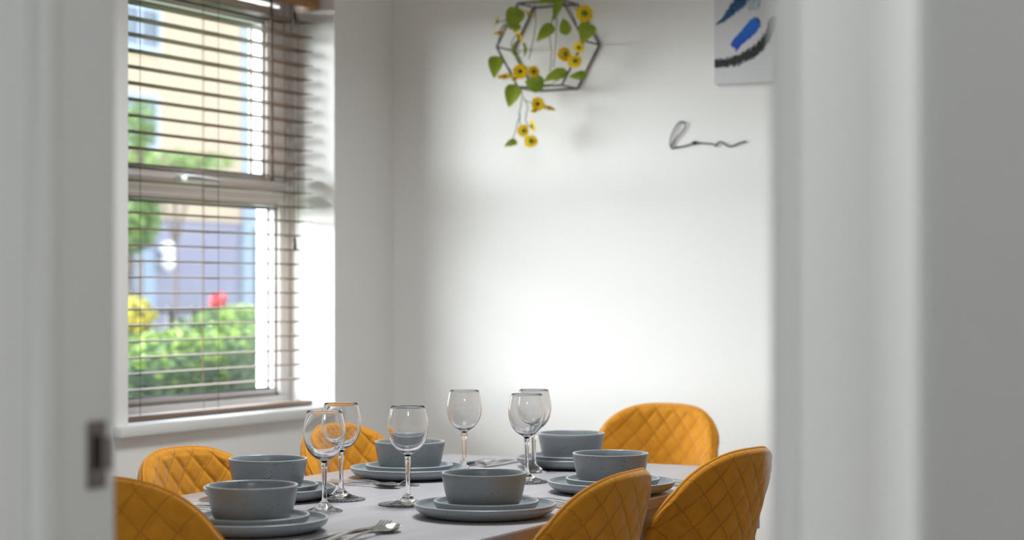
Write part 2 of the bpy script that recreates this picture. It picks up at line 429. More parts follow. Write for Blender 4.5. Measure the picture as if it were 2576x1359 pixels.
# ------------------------------------------------------------------ venetian blind
BX = XL - 0.088
blind = empty('venetian_blind', (BX, (WY0 + WY1)/2, WZ1), 0, 'walnut brown wooden venetian blind, slats open, hung in the window recess', 'blind')
ox, oy, oz = blind.location
BY0, BY1 = WY0 + .020, 4.905
yc, hw = (BY0 + BY1)/2 - oy, (BY1 - BY0)/2
sl = MB(); n = 5; rows_t, rows_b = [], []
for i in range(n):
    a = -0.025 + 0.05*i/(n-1); zc = 0.0016*(1 - (a/0.025)**2)
    rows_t.append([(a, -hw, zc + .0014), (a, hw, zc + .0014)]); rows_b.append([(a, -hw, zc - .0014), (a, hw, zc - .0014)])
loop = rows_t + rows_b[::-1]
sl.grid(loop, closed_v=True)
sl.f.append(tuple(range(0, len(loop)*2, 2))); sl.mi.append(0); sl.f.append(tuple(range(1, len(loop)*2, 2))[::-1]); sl.mi.append(0)
slat0 = sl.build('slat', M['slat'], blind, angle=30)
PITCH = 0.0447
nsl = 26
for i in range(nsl):
    s_ = slat0 if i == 0 else slat0.copy()
    if i: C.objects.link(s_); s_.parent = blind
    s_.location = (0, yc, 0.883 + PITCH*i - oz); s_.rotation_euler = (0, R(random.uniform(-.8, .8)), 0)
m = MB(); m.box((-.026, yc - hw, .798 - oz), (.026, yc + hw, .813 - oz)); m.build('bottom_rail', M['slat'], blind, bevel=.003)
m = MB(); m.box((-.025, yc - hw, 2.065 - oz), (.025, yc + hw, -.002)); m.build('headrail', M['slat'], blind, bevel=.002)
m = MB(); m.box((.030, yc - hw - .012, 2.045 - oz), (.042, yc + hw + .008, -.005)); m.box((-.03, yc + hw - .002, 2.045 - oz), (.031, yc + hw + .008, -.005))
m.build('valance', M['valance'], blind, bevel=.003)
for px in (348, 545, 746):
    y = at(px, x=BX + .02).y - oy
    m = MB()
    for dx in (-.0265, .0265): m.tube([(dx, y, .813 - oz), (dx, y, 2.065 - oz)], .0009, 5)
    for i in range(nsl):
        zz = 0.8813 + PITCH*i - oz; m.tube([(-.0265, y, zz - .0008), (.0265, y, zz - .0008)], .0007, 4)
    m.build('ladder_cord', M['cord'], blind)
y = at(683, x=BX + .045).y - oy
m = MB(); m.tube([(.036, y, 2.06 - oz), (.045, y, 2.03 - oz), (.047, y, 1.505 - oz)], .0042, 8); m.tube([(.047, y, 1.525 - oz), (.047, y, 1.492 - oz)], [.0045, .006], 8)
m.build('tilt_wand', M['cord'], blind)
for px, pz in ((741, 613), (741, 45)):
    p_ = at(px, pz, x=BX + .05)
    m = MB(); m.tube([(.036, p_.y - oy, 2.06 - oz), (.05, p_.y - oy, p_.z - oz)], .0011, 5)
    cd = m.build('pull_cord', M['cord'], blind)
    m = MB(); zz = p_.z - oz
    m.lathe([(.0, .021), (.003, .02), (.0055, .012), (.0068, -.018), (.005, -.022), (0, -.022)], 14, (.05, p_.y - oy, zz)); m.build('tassel', M['tassel'], cd)
y = at(510, x=BX + .03).y - oy
m = MB(); m.tube([(.028, y, 2.06 - oz), (.030, y, .90 - oz)], .0010, 5); m.build('pull_cord', M['valance'], blind)

# ------------------------------------------------------------------ unseen ceiling lamps added to fill room and hall with light
def fill_lamp(loc, r, power, label, spread=180, col=(.94, .98, 1)):
    e = empty('fill_lamp', loc, 0, label, 'fill lamp')
    m = MB(); m.lathe([(0, 0), (r*.5, 0), (r*.55, -.03), (0, -.03)], 32); m.build('fill_lamp_base', M['white'], e)
    m = MB(); m.lathe([(0, -.03), (r, -.03), (r*1.02, -.05), (r*1.0, -.055), (0, -.055)], 40); m.build('fill_lamp_plate', M['white'], e)
    ld = bpy.data.lights.new('ceiling bulb', 'AREA'); ld.shape = 'DISK'; ld.size = 2*r; ld.energy = power; ld.color = col; ld.spread = R(spread)
    lo = bpy.data.objects.new('fill_light', ld); C.objects.link(lo); lo.parent = e; lo.location = (0, 0, -.06)
    return e
fill_lamp((-1.95, 3.45, CZ), .28, 24, 'round flat ceiling lamp added as fill light above the dining table', 155)
fill_lamp((0.15, 0.05, CZ), .22, 19, 'round flat ceiling lamp added as fill light in the hall')

# portal at the window
pd = bpy.data.lights.new('window portal', 'AREA'); pd.shape = 'RECTANGLE'; pd.size = 1.3; pd.size_y = 0.95
pd.cycles.is_portal = True
po = bpy.data.objects.new('window portal', pd); C.objects.link(po); po.location = (XL - T - .01, (WY0+WY1)/2, 1.45)
po.rotation_euler = Vector((1, 0, 0)).to_track_quat('-Z', 'Y').to_euler()

# ------------------------------------------------------------------ dining table
TX0, TX1, TY0, TY1, TZ = -2.344, -1.493, 2.412, 4.050, 0.75
tcx, tcy = (TX0 + TX1)/2, (TY0 + TY1)/2
table = empty('dining_table', (tcx, tcy, 0), 0, 'greyish oak rectangular dining table laid for six people', 'table')
hx_, hy_ = (TX1 - TX0)/2, (TY1 - TY0)/2
m = MB(); m.box((-hx_ + .001, -hy_ + .001, TZ - .004), (hx_ - .001, hy_ - .001, TZ)); m.box((-hx_, -hy_, TZ - .022), (hx_, hy_, TZ - .002), 1)
m.build('tabletop', [M['table'], M['table_edge']], table, bevel=.0015)
m = MB()
for a, b in (((-hx_ + .03, -hy_ + .03), (hx_ - .03, -hy_ + .05)), ((-hx_ + .03, hy_ - .05), (hx_ - .03, hy_ - .03)),
             ((-hx_ + .03, -hy_ + .05), (-hx_ + .05, hy_ - .05)), ((hx_ - .0195, -hy_ + .05), (hx_ - .008, hy_ - .05))):
    m.box((a[0], a[1], TZ - .13), (b[0], b[1], TZ - .0225))
m.build('apron', M['table_edge'], table, bevel=.001)
for sx_ in (-1, 1):
    for sy_ in (-1, 1):
        m = MB(); cx_, cy_ = sx_*(hx_ - .06), sy_*(hy_ - .065)
        m.box((cx_ - .035, cy_ - .035, 0), (cx_ + .035, cy_ + .035, TZ - .0225)); m.build('leg', M['table_edge'], table, bevel=.004)

# ------------------------------------------------------------------ chairs
ZT, ZB = 0.842, 0.40
PXW, PZH = 0.062, 0.066
def ztop(u): return ZT - 0.15*(1 - max(0.0, 1 - abs(u)**3.0)**(1/2.6))
def backpoint(u, z):
    k = min(1, max(0, (ZT - z)/(ZT - ZB)))
    dn = max(0.0, ZT - z)
    W_ = 0.184 + 0.22*max(0.0, min(.22, dn - .11))*(1 - .3*k)
    A = 0.062 + 0.15*dn + 0.30*max(0.0, min(.25, dn - .08))
    y = -0.245 + 0.105*k**1.2 + A*abs(u)**2.2
    return Vector((u*W_, y, z)), W_
def quilt(xa, z):
    a = xa/PXW + z/PZH; b = xa/PXW - z/PZH
    f = lambda q: (1 - (1 - abs(math.sin(math.pi*q)))**2.2)**0.6
    return f(a)*f(b)
def make_backrest(parent):
    NU, NV = 132, 112
    us = [math.sin(math.pi/2*(-1 + 2*i/(NU-1))*0.999)*1.0 for i in range(NU)]
    us[0] = -1; us[-1] = 1
    m = MB()
    base, nor, edge, arc = [], [], [], []
    for j in range(NV):
        v = j/(NV-1); v = 1 - (1 - v)**1.25
        rb, rn, re, ra = [], [], [], []
        for u in us:
            zt = ztop(u); zb = ZB
            z = zb + v*(zt - zb)
            p, W_ = backpoint(u, z)
            e = 1e-3
            pu = backpoint(u + e, z)[0] - backpoint(u - e, z)[0]; pz = backpoint(u, z + e)[0] - backpoint(u, z - e)[0]
            nn = pz.cross(pu).normalized()
            if nn.y < 0: nn = -nn
            d = min(W_*1.25*(1 - abs(u)), (zt - z), )
            # soften corner distance
            du, dz = W_*1.25*(1 - abs(u)), (zt - z)
            rb.append(p); rn.append(nn); re.append(min(du, dz, (z - zb) + .05)); ra.append(u*W_*1.12)
        base.append(rb); nor.append(rn); edge.append(re); arc.append(ra)
    def side(s):
        rows = []
        for j in range(NV):
            r = []
            for i in range(NU):
                d = edge[j][i]; t = min(1, d/0.015)
                h = 0.015*math.sqrt(max(0, 1 - (1 - t)**2))
                e0 = .010 if s > 0 else .020
                if d > e0: h += -0.0012*min(1, (d - e0)/.003) + 0.0050*quilt(arc[j][i], base[j][i].z)*min(1, (d - e0)/.010)
                r.append(base[j][i] + nor[j][i]*(s*h))
            rows.append(r)
        return rows
    f, b = side(1), side(-1)
    m.grid(f); m.grid(b, flip=True)
    # close the bottom
    m.grid([f[0], b[0]])
    return m.build('backrest', M['fabric_quilt'], parent, angle=80)
def make_chair(name='dining_chair'):
    e = empty(name)
    make_backrest(e)
    # piping line round the back edge
    m = MB(); pts = []
    for i in range(61):
        u = math.sin(math.pi/2*(-1 + 2*i/60)); u = max(-.9995, min(.9995, u)); pts.append(backpoint(u*.999, ztop(u) - .0005)[0])
    lo = [backpoint(-1, ZB + (ztop(-1) - ZB)*k/6)[0] for k in range(6)]; hi = [backpoint(1, ZB + (ztop(1) - ZB)*k/6)[0] for k in range(6)][::-1]
    m.tube(lo + pts + hi, .0028, 6); m.build('piping', M['fabric_seam'], e)
    # seat cushion
    m = MB(); N = 40; top, bot = [], []
    for j in range(N):
        rt, rb = [], []
        for i in range(N):
            a, b = -1 + 2*i/(N-1), -1 + 2*j/(N-1)
            # square to rounded square
            x = a*math.sqrt(1 - b*b*0.22); y = b*math.sqrt(1 - a*a*0.22)
            d = 1 - max(abs(a), abs(b)); t = min(1, d/.16); h = math.sqrt(max(0, 1 - (1 - t)**2))
            X, Y = x*0.225, y*0.200 + .0
            q = quilt(X, Y*1.05)*.006*min(1, d/.2)
            rt.append((X, Y, .437 + .036*h + q)); rb.append((X, Y, .437 - .035*h))
        top.append(rt); bot.append(rb)
    m.grid(top); m.grid(bot, flip=True); m.build('seat', M['fabric'], e, angle=80)
    for sx_ in (-1, 1):
        for sy_ in (-1, 1):
            m = MB(); m.tube([(sx_*.15, sy_*.13, .408), (sx_*.21, sy_*.20, .0)], [.014, .008], 12); m.build('leg', M['black'], e)
    m = MB()
    for s_ in (-1, 1): m.tube([(-.15, s_*.13, .402), (.15, s_*.13, .402)], .009, 8); m.tube([(s_*.15, -.13, .402), (s_*.15, .13, .402)], .009, 8)
    m.build('seat_frame', M['black'], e)
    return e
chair0 = make_chair()
CH = [  # x, y of backrest middle; facing angle (local +y turned by)
    (-2.08, 4.82, 180, 'mustard velvet dining chair beyond the far table end, its quilted front facing the doorway'),
    (-1.362, 2.998, 92, 'mustard dining chair on the right side, its top in front of the lower right plates'),
    (-1.345, 3.54, 84, 'rightmost mustard dining chair, its quilted back beside the doorway edge'),
    (-2.47, 3.125, -94, 'mustard dining chair under the left end of the window sill, behind two stacked bowls'),
    (-2.47, 3.70, -94, 'mustard dining chair near the room corner, seen through two wine glasses'),
    (-1.975, 2.295, 0, 'blurred mustard dining chair at the near table end, cut off by the left door jamb'),
]
for i, (bx, by, ang, lab) in enumerate(CH):
    c = chair0 if i == 0 else copy_tree(chair0)
    a = R(ang); off = Vector((0, .245, 0)); off.rotate(Matrix.Rotation(a, 3, 'Z'))
    c.location = (bx + off.x, by + off.y, 0); c.rotation_euler = (0, 0, a); c.scale = (1, 1, {3: .985, 5: 1.028}.get(i, 1))
    tag(c, lab, 'chair', 'mustard dining chairs round the table')

# ------------------------------------------------------------------ crockery
def lathe_obj(prof, name, mats, rim=None, n=96):
    m = MB(); m.lathe(prof, n)
    if rim:
        k = 0
        for i in range(len(prof) - 1):
            for _ in range(n):
                if i in rim: m.mi[k] = 1
                k += 1
    return m
def prof_plate(r, h, t=.006, foot=.62):
    fr = r*foot
    o = [(0, 0.0012), (fr*.9, .0012), (fr*.93, 0), (fr, 0), (fr + .004, .0012)]
    for k in range(1, 9):
        a = k/8*math.pi/2
        o.append((fr + .004 + (r - fr - .004)*math.sin(a)**.9, .0012 + (h - .0035)*(1 - math.cos(a))))
    nr = len(o)
    o += [(r + .0002, h - .0012), (r - .001, h), (r - t*.6, h), (r - t*.8, h - .0012)]
    for k in range(7, -1, -1):
        a = k/8*math.pi/2
        o.append((fr + (r - fr - t*.9)*math.sin(a)**.9 if k else fr, .008 + (h - .0115)*(1 - math.cos(a))*.95))
    o.append((0, .0078))
    return o, (nr, nr + 1)
def prof_bowl(r, h, t=.005):
    br = r*.62; o = [(0, .002), (br*.85, .002), (br*.88, 0), (br, 0)]
    rc = .024
    for k in range(0, 9):
        a = k/8*math.pi/2*.93
        o.append((br + .004 + (r*.90 - br - .004)*math.sin(a), .001 + rc*(1 - math.cos(a))))
    lx, lz = o[-1]
    for k in range(1, 5): f_ = k/5; o.append((lx + (r - lx)*f_**.85, lz + (h - .002 - lz)*f_))
    nr = len(o)
    o += [(r, h - .0015), (r - .0008, h), (r - t*.75, h), (r - t, h - .0015)]
    ix = r - t
    for k in range(4, 0, -1): f_ = k/5; o.append((lx - t + (r - lx)*f_**.85, lz + (h - .002 - lz)*f_))
    for k in range(8, -1, -1):
        a = k/8*math.pi/2*.93
        o.append((br + .0 + (r*.90 - br - t)*math.sin(a), .007 + (rc - .004)*(1 - math.cos(a))))
    o.append((0, .0068))
    return o, (nr, nr + 1)
def crockery(name, pr, rim):
    m = lathe_obj(pr, name, None, rim)
    return m.build(name, [M['stone'], M['stone_rim']], angle=60)
p1, r1 = prof_plate(.1295, .0245); dinner0 = crockery('dinner_plate', p1, r1)
p2, r2 = prof_plate(.0955, .0215, foot=.66); side0 = crockery('side_plate', p2, r2)
p3, r3 = prof_bowl(.0775, .0635); bowl0 = crockery('cereal_bowl', p3, r3)
# bowl px centre, rim y | plate px centre
PL = [
    ('A', -1.885, 2.590, 'at the near left of the table, beside the blurred chair'),
    ('B', -2.152, 3.015, 'on the window side behind the near left setting'),
    ('C', -2.125, 3.500, 'behind the middle wine glass, by the far left chair'),
    ('D', -1.640, 2.965, 'at the centre front, without a glass in front of it'),
    ('E', -1.610, 3.440, 'on the right side, behind the near right chair'),
    ('F', -1.918, 3.886, 'at the far table end, before the front-facing chair'),
]
DOFF = {'D': (-.012, -.008)}
first = True
for key, x, y, where in PL:
    tup = []
    for src, nm, dz in ((dinner0, 'dinner plate', 0), (side0, 'side plate', .0081), (bowl0, 'bowl', .0163)):
        o = src if first else src.copy()
        if not first: C.objects.link(o)
        j = random.uniform(-.003, .003) if nm != 'dinner plate' else 0
        o.location = (x + j, y + j*.7, TZ + dz); o.rotation_euler = (0, 0, random.uniform(0, 6.28))
        lab = {'dinner plate': 'large speckled grey dinner plate ', 'side plate': 'smaller grey side plate stacked ', 'bowl': 'grey speckled stoneware bowl '}[nm] + where
        tag(o, lab, 'bowl' if nm == 'bowl' else 'plate', {'dinner plate': 'dinner plates under the place settings', 'side plate': 'side plates stacked on the dinner plates', 'bowl': 'grey bowls on the place settings'}[nm])
    first = False

# ------------------------------------------------------------------ wine glasses
def wine_glass():
    e = empty('wine_glass')
    o = [(.0, .0905), (.0045, .0905), (.0062, .0925), (.0095, .0955)]
    for r, z in ((.0165, .0995), (.0245, .1060), (.0315, .1150), (.0362, .1260), (.0388, .1380), (.0393, .1480), (.0383, .1590), (.0360, .1710), (.0328, .1845)):
        o.append((r, z))
    i_ = [(.0322, .1860), (.0315, .1845)]
    for r, z in ((.0347, .1710), (.0370, .1590), (.0380, .1480), (.0375, .1385), (.0349, .1272), (.0302, .1167), (.0232, .1082), (.0155, .1025), (.0075, .0992), (0, .0985)):
        i_.append((r, z))
    def smooth(pts, n):
        out = []
        for k in range(len(pts) - 1):
            p0 = pts[max(k-1, 0)]; p1_, p2_ = pts[k], pts[k+1]; p3_ = pts[min(k+2, len(pts)-1)]
            for q in range(n):
                t = q/n
                out.append(tuple(0.5*((2*b) + (-a + c)*t + (2*a - 5*b + 4*c - d)*t*t + (-a + 3*b - 3*c + d)*t**3) for a, b, c, d in zip(p0, p1_, p2_, p3_)))
        out.append(pts[-1]); return [(max(0, r), z) for r, z in out]
    m = MB(); m.lathe(smooth(o[2:], 3) , 64); m.v = []; m.f = []; m.mi = []
    m.lathe(o[:2] + smooth(o[2:], 3) + i_[:1] + smooth(i_[1:], 3), 64); m.build('bowl', M['glass'], e, angle=50)
    m = MB(); m.lathe([(0, .0200), (.0052, .0200), (.0046, .026), (.0042, .040), (.0043, .055), (.0049, .070), (.0058, .082), (.0066, .0893), (.0060, .0903), (0, .0903)], 40)
    m.build('stem', M['glass'], e, angle=50)
    m = MB(); m.lathe([(0, .0009), (.025, .0005), (.0325, 0), (.0340, .0008), (.0338, .0020), (.030, .0034), (.022, .0060), (.0150, .0098), (.0105, .0142),
                       (.0092, .0150), (.0095, .0162), (.0078, .0168), (.0078, .0178), (.0064, .0184), (.0062, .0198), (0, .0198)], 56)
    m.build('foot', M['glass'], e, angle=40)
    return e
g0 = wine_glass()
COASTER_T = .0026
GL = [(816, 1287, 0, 'leftmost wine glass, nearest the near left bowl, standing bare on the table'),
      (858, 1256.5, 1, 'second wine glass from the left, on a dark woven coaster'),
      (1026, 1271, 1, 'wine glass in front of the far left bowl, half off its coaster'),
      (1168, 1191, 0, 'wine glass rising behind the central front bowl'),
      (1325, 1213, 1, 'wine glass on a dark coaster, nearer of the overlapping pair'),
      (1343, 1188, 0, 'wine glass behind the other of the overlapping pair, its stem beside the far bowl')]
co0 = None
def coaster_mat():
    m = bpy.data.materials.new('woven dark coaster'); m.use_nodes = True; t = m.node_tree; p = t.nodes['Principled BSDF']
    p.inputs['Roughness'].default_value = .6
    tc = t.nodes.new('ShaderNodeTexCoord'); mp = t.nodes.new('ShaderNodeMapping'); mp.inputs['Rotation'].default_value = (0, 0, R(45))
    br = t.nodes.new('ShaderNodeTexBrick'); br.inputs['Scale'].default_value = 75; br.inputs['Mortar Size'].default_value = .09
    br.inputs['Color1'].default_value = lin((.62, .62, .63)); br.inputs['Color2'].default_value = lin((.55, .55, .57)); br.inputs['Mortar'].default_value = lin((.02, .02, .03))
    t.links.new(tc.outputs['Object'], mp.inputs[0]); t.links.new(mp.outputs[0], br.inputs['Vector']); t.links.new(br.outputs[0], p.inputs['Base Color'])
    return m
M['coaster'] = coaster_mat()
CO = {858: (857, 1257.5, 'dark woven round coaster under the second wine glass from the left'),
      1026: (1015, 1270, 'dark woven round coaster poking out left of the middle wine glass'),
      1325: (1319, 1213.5, 'dark woven round coaster under the nearer glass of the overlapping pair')}
for i, (px, py, co, lab) in enumerate(GL):
    g = g0 if i == 0 else copy_tree(g0)
    p_ = at(px, py, z=TZ); g.location = (p_.x, p_.y, TZ + (COASTER_T if co else 0)); g.rotation_euler = (0, 0, i*1.1)
    tag(g, lab, 'wine glass', 'wine glasses on the table')
    if co:
        qx, qy, cl = CO[px]
        if co0 is None:
            m = MB(); m.lathe([(0, 0), (.047, 0), (.0485, .0008), (.0485, .0018), (.047, COASTER_T - .0001), (0, COASTER_T - .0001)], 64)
            co0 = c_ = m.build('coaster', [M['coaster']])
        else: c_ = co0.copy(); C.objects.link(c_)
        q = at(qx, qy, z=TZ); c_.location = (q.x, q.y, TZ)
        tag(c_, cl, 'coaster', 'dark woven coasters')

# ------------------------------------------------------------------ cutlery (local +y points to the tip, origin at the middle)
def strip(m, stations, th=.0018):
    """stations: (y, halfwidth, zmid, cup) -> closed flat bar"""
    top, bot = [], []
    for (y, w, z, cup) in stations:
        t_, b_ = [], []
        for k in range(7):
            a = -1 + k/3; zz = z + cup*a*a
            e = th*.5*(1 - .6*abs(a)**3)
            t_.append((a*w, y, zz + e)); b_.append((a*w, y, zz - e))
        top.append(t_); bot.append(b_)
    n = len(stations)
    loop = [t + b[::-1] for t, b in zip(top, bot)]
    m.grid(loop, closed_u=True)
    o = len(m.v) - n*14
    m.f.append(tuple(o + k for k in range(14))[::-1]); m.mi.append(0)
    m.f.append(tuple(o + (n-1)*14 + k for k in range(14))); m.mi.append(0)
HAND = [(-.098, .004, .0015, 0), (-.096, .0075, .0015, 0), (-.088, .0095, .002, 0), (-.06, .0082, .0045, 0), (-.03, .0058, .0075, 0), (.0, .0040, .0095, 0), (.018, .0034, .0085, 0)]
def make_fork():
    m = MB(); st = HAND + [(.030, .0045, .0060, 0), (.038, .0085, .0038, .0006), (.046, .0110, .0024, .001), (.056, .0118, .0022, .001)]
    strip(m, st)
    for k in range(4):
        xk = -.0098 + k*.00653
        rows = []
        for y, z in ((.055, .0026), (.066, .0030), (.078, .0055), (.088, .0092), (.0965, .0135)):
            w = .0019*(1 - max(0, (y - .085))/.03); h = .0010
            rows.append([(xk - w, y, z - h), (xk + w, y, z - h), (xk + w, y, z + h), (xk - w, y, z + h)])
        m.grid(rows, closed_u=True); o = len(m.v) - 4; m.f.append((o, o+1, o+2, o+3)); m.mi.append(0)
    return m.build('fork', M['steel'], angle=50)
def make_spoon():
    m = MB(); st = HAND + [(.028, .0040, .0068, 0)]
    L0, L1 = .034, .098
    for k in range(13):
        f_ = k/12; y = L0 + (L1 - L0)*f_
        w = .0205*math.sin(math.pi*min(1, max(0, (f_*.96 + .03)))**1.0)**.62
        dish = .0085*math.sin(math.pi*f_)
        z = .0062 - dish*.6 + .006*f_**2 - .002*f_
        st.append((y, max(w, .003), max(z - dish*.35, .0016), dish))
    strip(m, st); return m.build('spoon', M['steel'], angle=50)
def make_knife():
    m = MB(); st = [(-.112, .004, .0025, 0), (-.110, .0075, .0025, 0), (-.09, .0092, .0026, 0), (-.04, .0078, .003, 0), (-.005, .0068, .003, 0), (.002, .0082, .0026, 0),
                    (.03, .0094, .0022, 0), (.075, .0098, .0022, 0), (.095, .0085, .0022, 0), (.107, .0050, .0022, 0), (.111, .0015, .0022, 0)]
    strip(m, st, .0024); return m.build('knife', M['steel'], angle=50)
fk0, sp0, kn0 = make_fork(), make_spoon(), make_knife()
# each: x, y, direction of tip (deg from +y), where
CT_SET = [
    ((-1.700, 2.625), 0, 'beside the near left place setting', 1),
    ((-2.150, 2.835), -90, 'beside the place setting by the window', 1),
    ((-2.125, 3.325), -90, 'in front of the far left plate', 1),
    ((-1.630, 3.170), 90, 'between the front plate and the right hand plate', 1),
    ((-1.600, 3.640), 90, 'beyond the right hand plate, towards the far end', 1),
    ((-2.115, 3.880), 180, 'left of the far end plate', 1),
]
firstc = True
for (cx_, cy_), ang, where, _ in CT_SET:
    a = R(ang)
    for src, off, da, lab, cat in ((kn0, -.027, random.uniform(-3, 3), 'steel table knife lying ', 'knife'), (fk0, .0, random.uniform(-4, 4), 'steel fork with upturned tines lying ', 'fork'),
                                   (sp0, .030, random.uniform(-5, 5), 'steel spoon lying ', 'spoon')):
        o = src if firstc else src.copy()
        if not firstc: C.objects.link(o)
        d = Vector((off, random.uniform(-.008, .008), 0)); d.rotate(Matrix.Rotation(a, 3, 'Z'))
        o.location = (cx_ + d.x, cy_ + d.y, TZ + .0006); o.rotation_euler = (0, 0, a + R(da))
        tag(o, lab + where, cat, {'knife': 'steel knives on the table', 'fork': 'steel forks on the table', 'spoon': 'steel spoons on the table'}[cat])
    firstc = False

# ------------------------------------------------------------------ hexagon wire frame and sunflower garland on the back wall
hc = at(1400, 121, y=YB)
hexf = empty('hexagon_wire_frame', (hc.x, YB, hc.z), 0, 'grey metal hexagon wire frame mounted on the back wall, holding the sunflower garland', 'wall decoration')
def hexpts(r, y): return [(r*math.cos(R(60*k)), y, r*math.sin(R(60*k))) for k in range(7)]
for nm, yy in (('back_hexagon', -.006), ('front_hexagon', -.115)):
    m = MB(); hp = hexpts(.153, yy)
    for k in range(6): m.tube([hp[k], hp[k+1]], .0036, 8)
    m.build(nm, M['wire'], hexf)
a_, b_ = hexpts(.153, -.006), hexpts(.153, -.115)
for k in range(6):
    m = MB(); m.tube([a_[k], b_[k]], .0030, 8); m.build('joining_rod', M['wire'], hexf)

garland = empty('sunflower_garland', (hc.x, YB - .11, hc.z), 0, 'artificial garland of yellow sunflowers and green leaves wound round the hexagon wire frame', 'garland')
GX, GY, GZ = garland.location
def gp(px, py, d=.12):
    p_ = at(px, py, y=YB - d); return Vector((p_.x - GX, p_.y - GY, p_.z - GZ))
def spray(pts, d=.12, r=.0014):
    m = MB(); P = [gp(a, b, d if len(q) == 0 else q[0]) for a, b, *q in pts]
    out = []
    for k in range(len(P) - 1):
        for q in range(4):
            t = q/4; out.append(P[k].lerp(P[k+1], t) + Vector((random.uniform(-1, 1), random.uniform(-1, 1), random.uniform(-1, 1)))*.0012)
    out.append(P[-1]); m.tube(out, r, 6); return m
V = MB()
for path in ([(1439, 8), (1401, 2), (1345, 10), (1305, 14), (1275, 50), (1256, 95), (1250, 120), (1262, 150), (1285, 178), (1300, 215), (1315, 218), (1345, 215), (1390, 210), (1420, 190), (1440, 165), (1452, 130), (1462, 100), (1450, 60), (1430, 15)],
             [(1437, 5), (1452, 28), (1472, 35)], [(1312, 218), (1314, 250), (1306, 285), (1310, 318), (1320, 345)], [(1318, 245), (1328, 270), (1322, 300), (1330, 320)],
             [(1308, 285), (1296, 335), (1286, 360)], [(1345, 12), (1347, 60), (1340, 110), (1330, 150)], [(1390, 40), (1382, 90), (1388, 130), (1384, 180)],
             [(1401, 45), (1398, 110), (1392, 170)], [(1300, 85), (1285, 110), (1305, 150)], [(1275, 50), (1256, 55), (1248, 48)], [(1256, 80), (1268, 60)], [(1331, 35), (1345, 14)],
             [(1320, 250), (1340, 262), (1353, 262), (1372, 275)]):
    mm = spray(path); V.add(mm.v, mm.f)
V.build('vine', M['vine'], garland)

def sunflower(p, face, r, back=False):
    e_ = MB(); Q = face.to_track_quat('Z', 'Y').to_matrix()
    npet = 11
    for ring_, (rr, lift, ph) in enumerate(((1.0, .10, 0), (.86, .22, .5))):
        for k in range(npet):
            a = 2*math.pi*(k + ph)/npet + random.uniform(-.08, .08); L = r*rr*random.uniform(.92, 1.08)
            ca, sa = math.cos(a), math.sin(a); rows = []
            for f_ in (0.18, .4, .65, .85, 1.0):
                w = r*.30*math.sin(math.pi*min(.97, (f_*.72 + .14))); w = w if f_ < 1 else r*.03
                z = L*lift*math.sin(f_*2.2)
                row = []
                for s_ in (-1, 0, 1):
                    x_ = L*f_; y_ = s_*w; zz = z + (abs(s_)*r*.05)
                    row.append(p + Q @ Vector((x_*ca - y_*sa, x_*sa + y_*ca, zz)))
                rows.append(row)
            e_.grid(rows)
    o = e_.build('sunflower', M['petal'], garland, recalc=False)
    c = MB()
    rows = []
    for q in range(6):
        t = q/5*math.pi/2; rr, zz = r*.30*math.cos(t) if q < 5 else .0002, r*.14*math.sin(t)
        rows.append([p + Q @ Vector((rr*math.cos(2*math.pi*k/14), rr*math.sin(2*math.pi*k/14), zz + r*.05)) for k in range(14)])
    c.grid(rows, closed_u=True); c.build('flower_centre', M['disc'], o)
    c = MB(); rows = []
    for rr, zz in ((.34, .02), (.28, -.10), (.12, -.20), (.05, -.26)):
        rows.append([p + Q @ Vector((r*rr*math.cos(2*math.pi*k/12), r*rr*math.sin(2*math.pi*k/12), r*zz)) for k in range(12)])
    c.grid(rows, closed_u=True); c.build('calyx', M['calyx'], o)
VIEW = Vector((.471, -.882, 0))     # from the wall towards the doorway
def fd(side_, up_, fwd): return (Vector((.882, .471, 0))*side_ + Vector((0, 0, 1))*up_ + VIEW*fwd).normalized()
FL = [(1309, 180, .026, fd(0, .15, 1)), (1342, 181, .021, fd(.3, .3, 1)), (1270, 195, .026, fd(-.1, .95, .45)), (1296, 196, .016, fd(.5, -.9, .3)), (1353, 262, .023, fd(0, .1, 1)),
      (1345, 276, .016, fd(.3, -1, .4)), (1381, 274, .022, fd(.3, .9, .35)), (1316, 329, .021, fd(.1, .2, -1)), (1337, 318, .020, fd(.9, .3, -.4)), (1335, 355, .023, fd(.1, -.2, -1)),
      (1331, 37, .022, fd(.4, .8, .2)), (1256, 84, .021, fd(-.2, .9, .3)), (1250, 55, .019, fd(-.9, .4, .1)), (1304, 92, .022, fd(.9, .5, -.2)), (1421, 136, .024, fd(-.2, .1, -1)),
      (1455, 120, .020, fd(.4, .5, -.8)), (1445, 153, .024, fd(.2, -.4, -1)), (1470, 34, .029, fd(0, .1, -1))]
for px, py, r_, fdir in FL: sunflower(gp(px, py, .13), fdir, r_)
def leaf(px, py, L, Wd, ang, tilt=0.2, d=.135, nrm=None, col=None):
    """ang: image angle of the tip direction, degrees, 0 right, 90 up"""
    p0 = gp(px, py, d); n_ = (nrm or fd(0, tilt, 1)).normalized()
    ax = (Vector((.882, .471, 0))*math.cos(R(ang)) + Vector((0, 0, 1))*math.sin(R(ang)))
    ax = (ax - n_*ax.dot(n_)).normalized(); sd = n_.cross(ax)
    m = MB(); rows = []
    NP = 12
    for k in range(NP + 1):
        t = k/NP; w = Wd*.5*(math.sin(math.pi*t**.62)**.8 if 0 < t < 1 else 0.02); w = max(w, .0006)
        row = []
        for s_ in (-1, -.5, 0, .5, 1):
            q = p0 + ax*(L*(t - .5)) + sd*(w*s_) + n_*(abs(s_)*w*.30 - L*.12*(2*t - 1)**2 + .0015*math.sin(t*19)*abs(s_))
            row.append(q)
        rows.append(row)
    m.grid(rows); m.build('leaf', M['leaf'], garland, recalc=False)
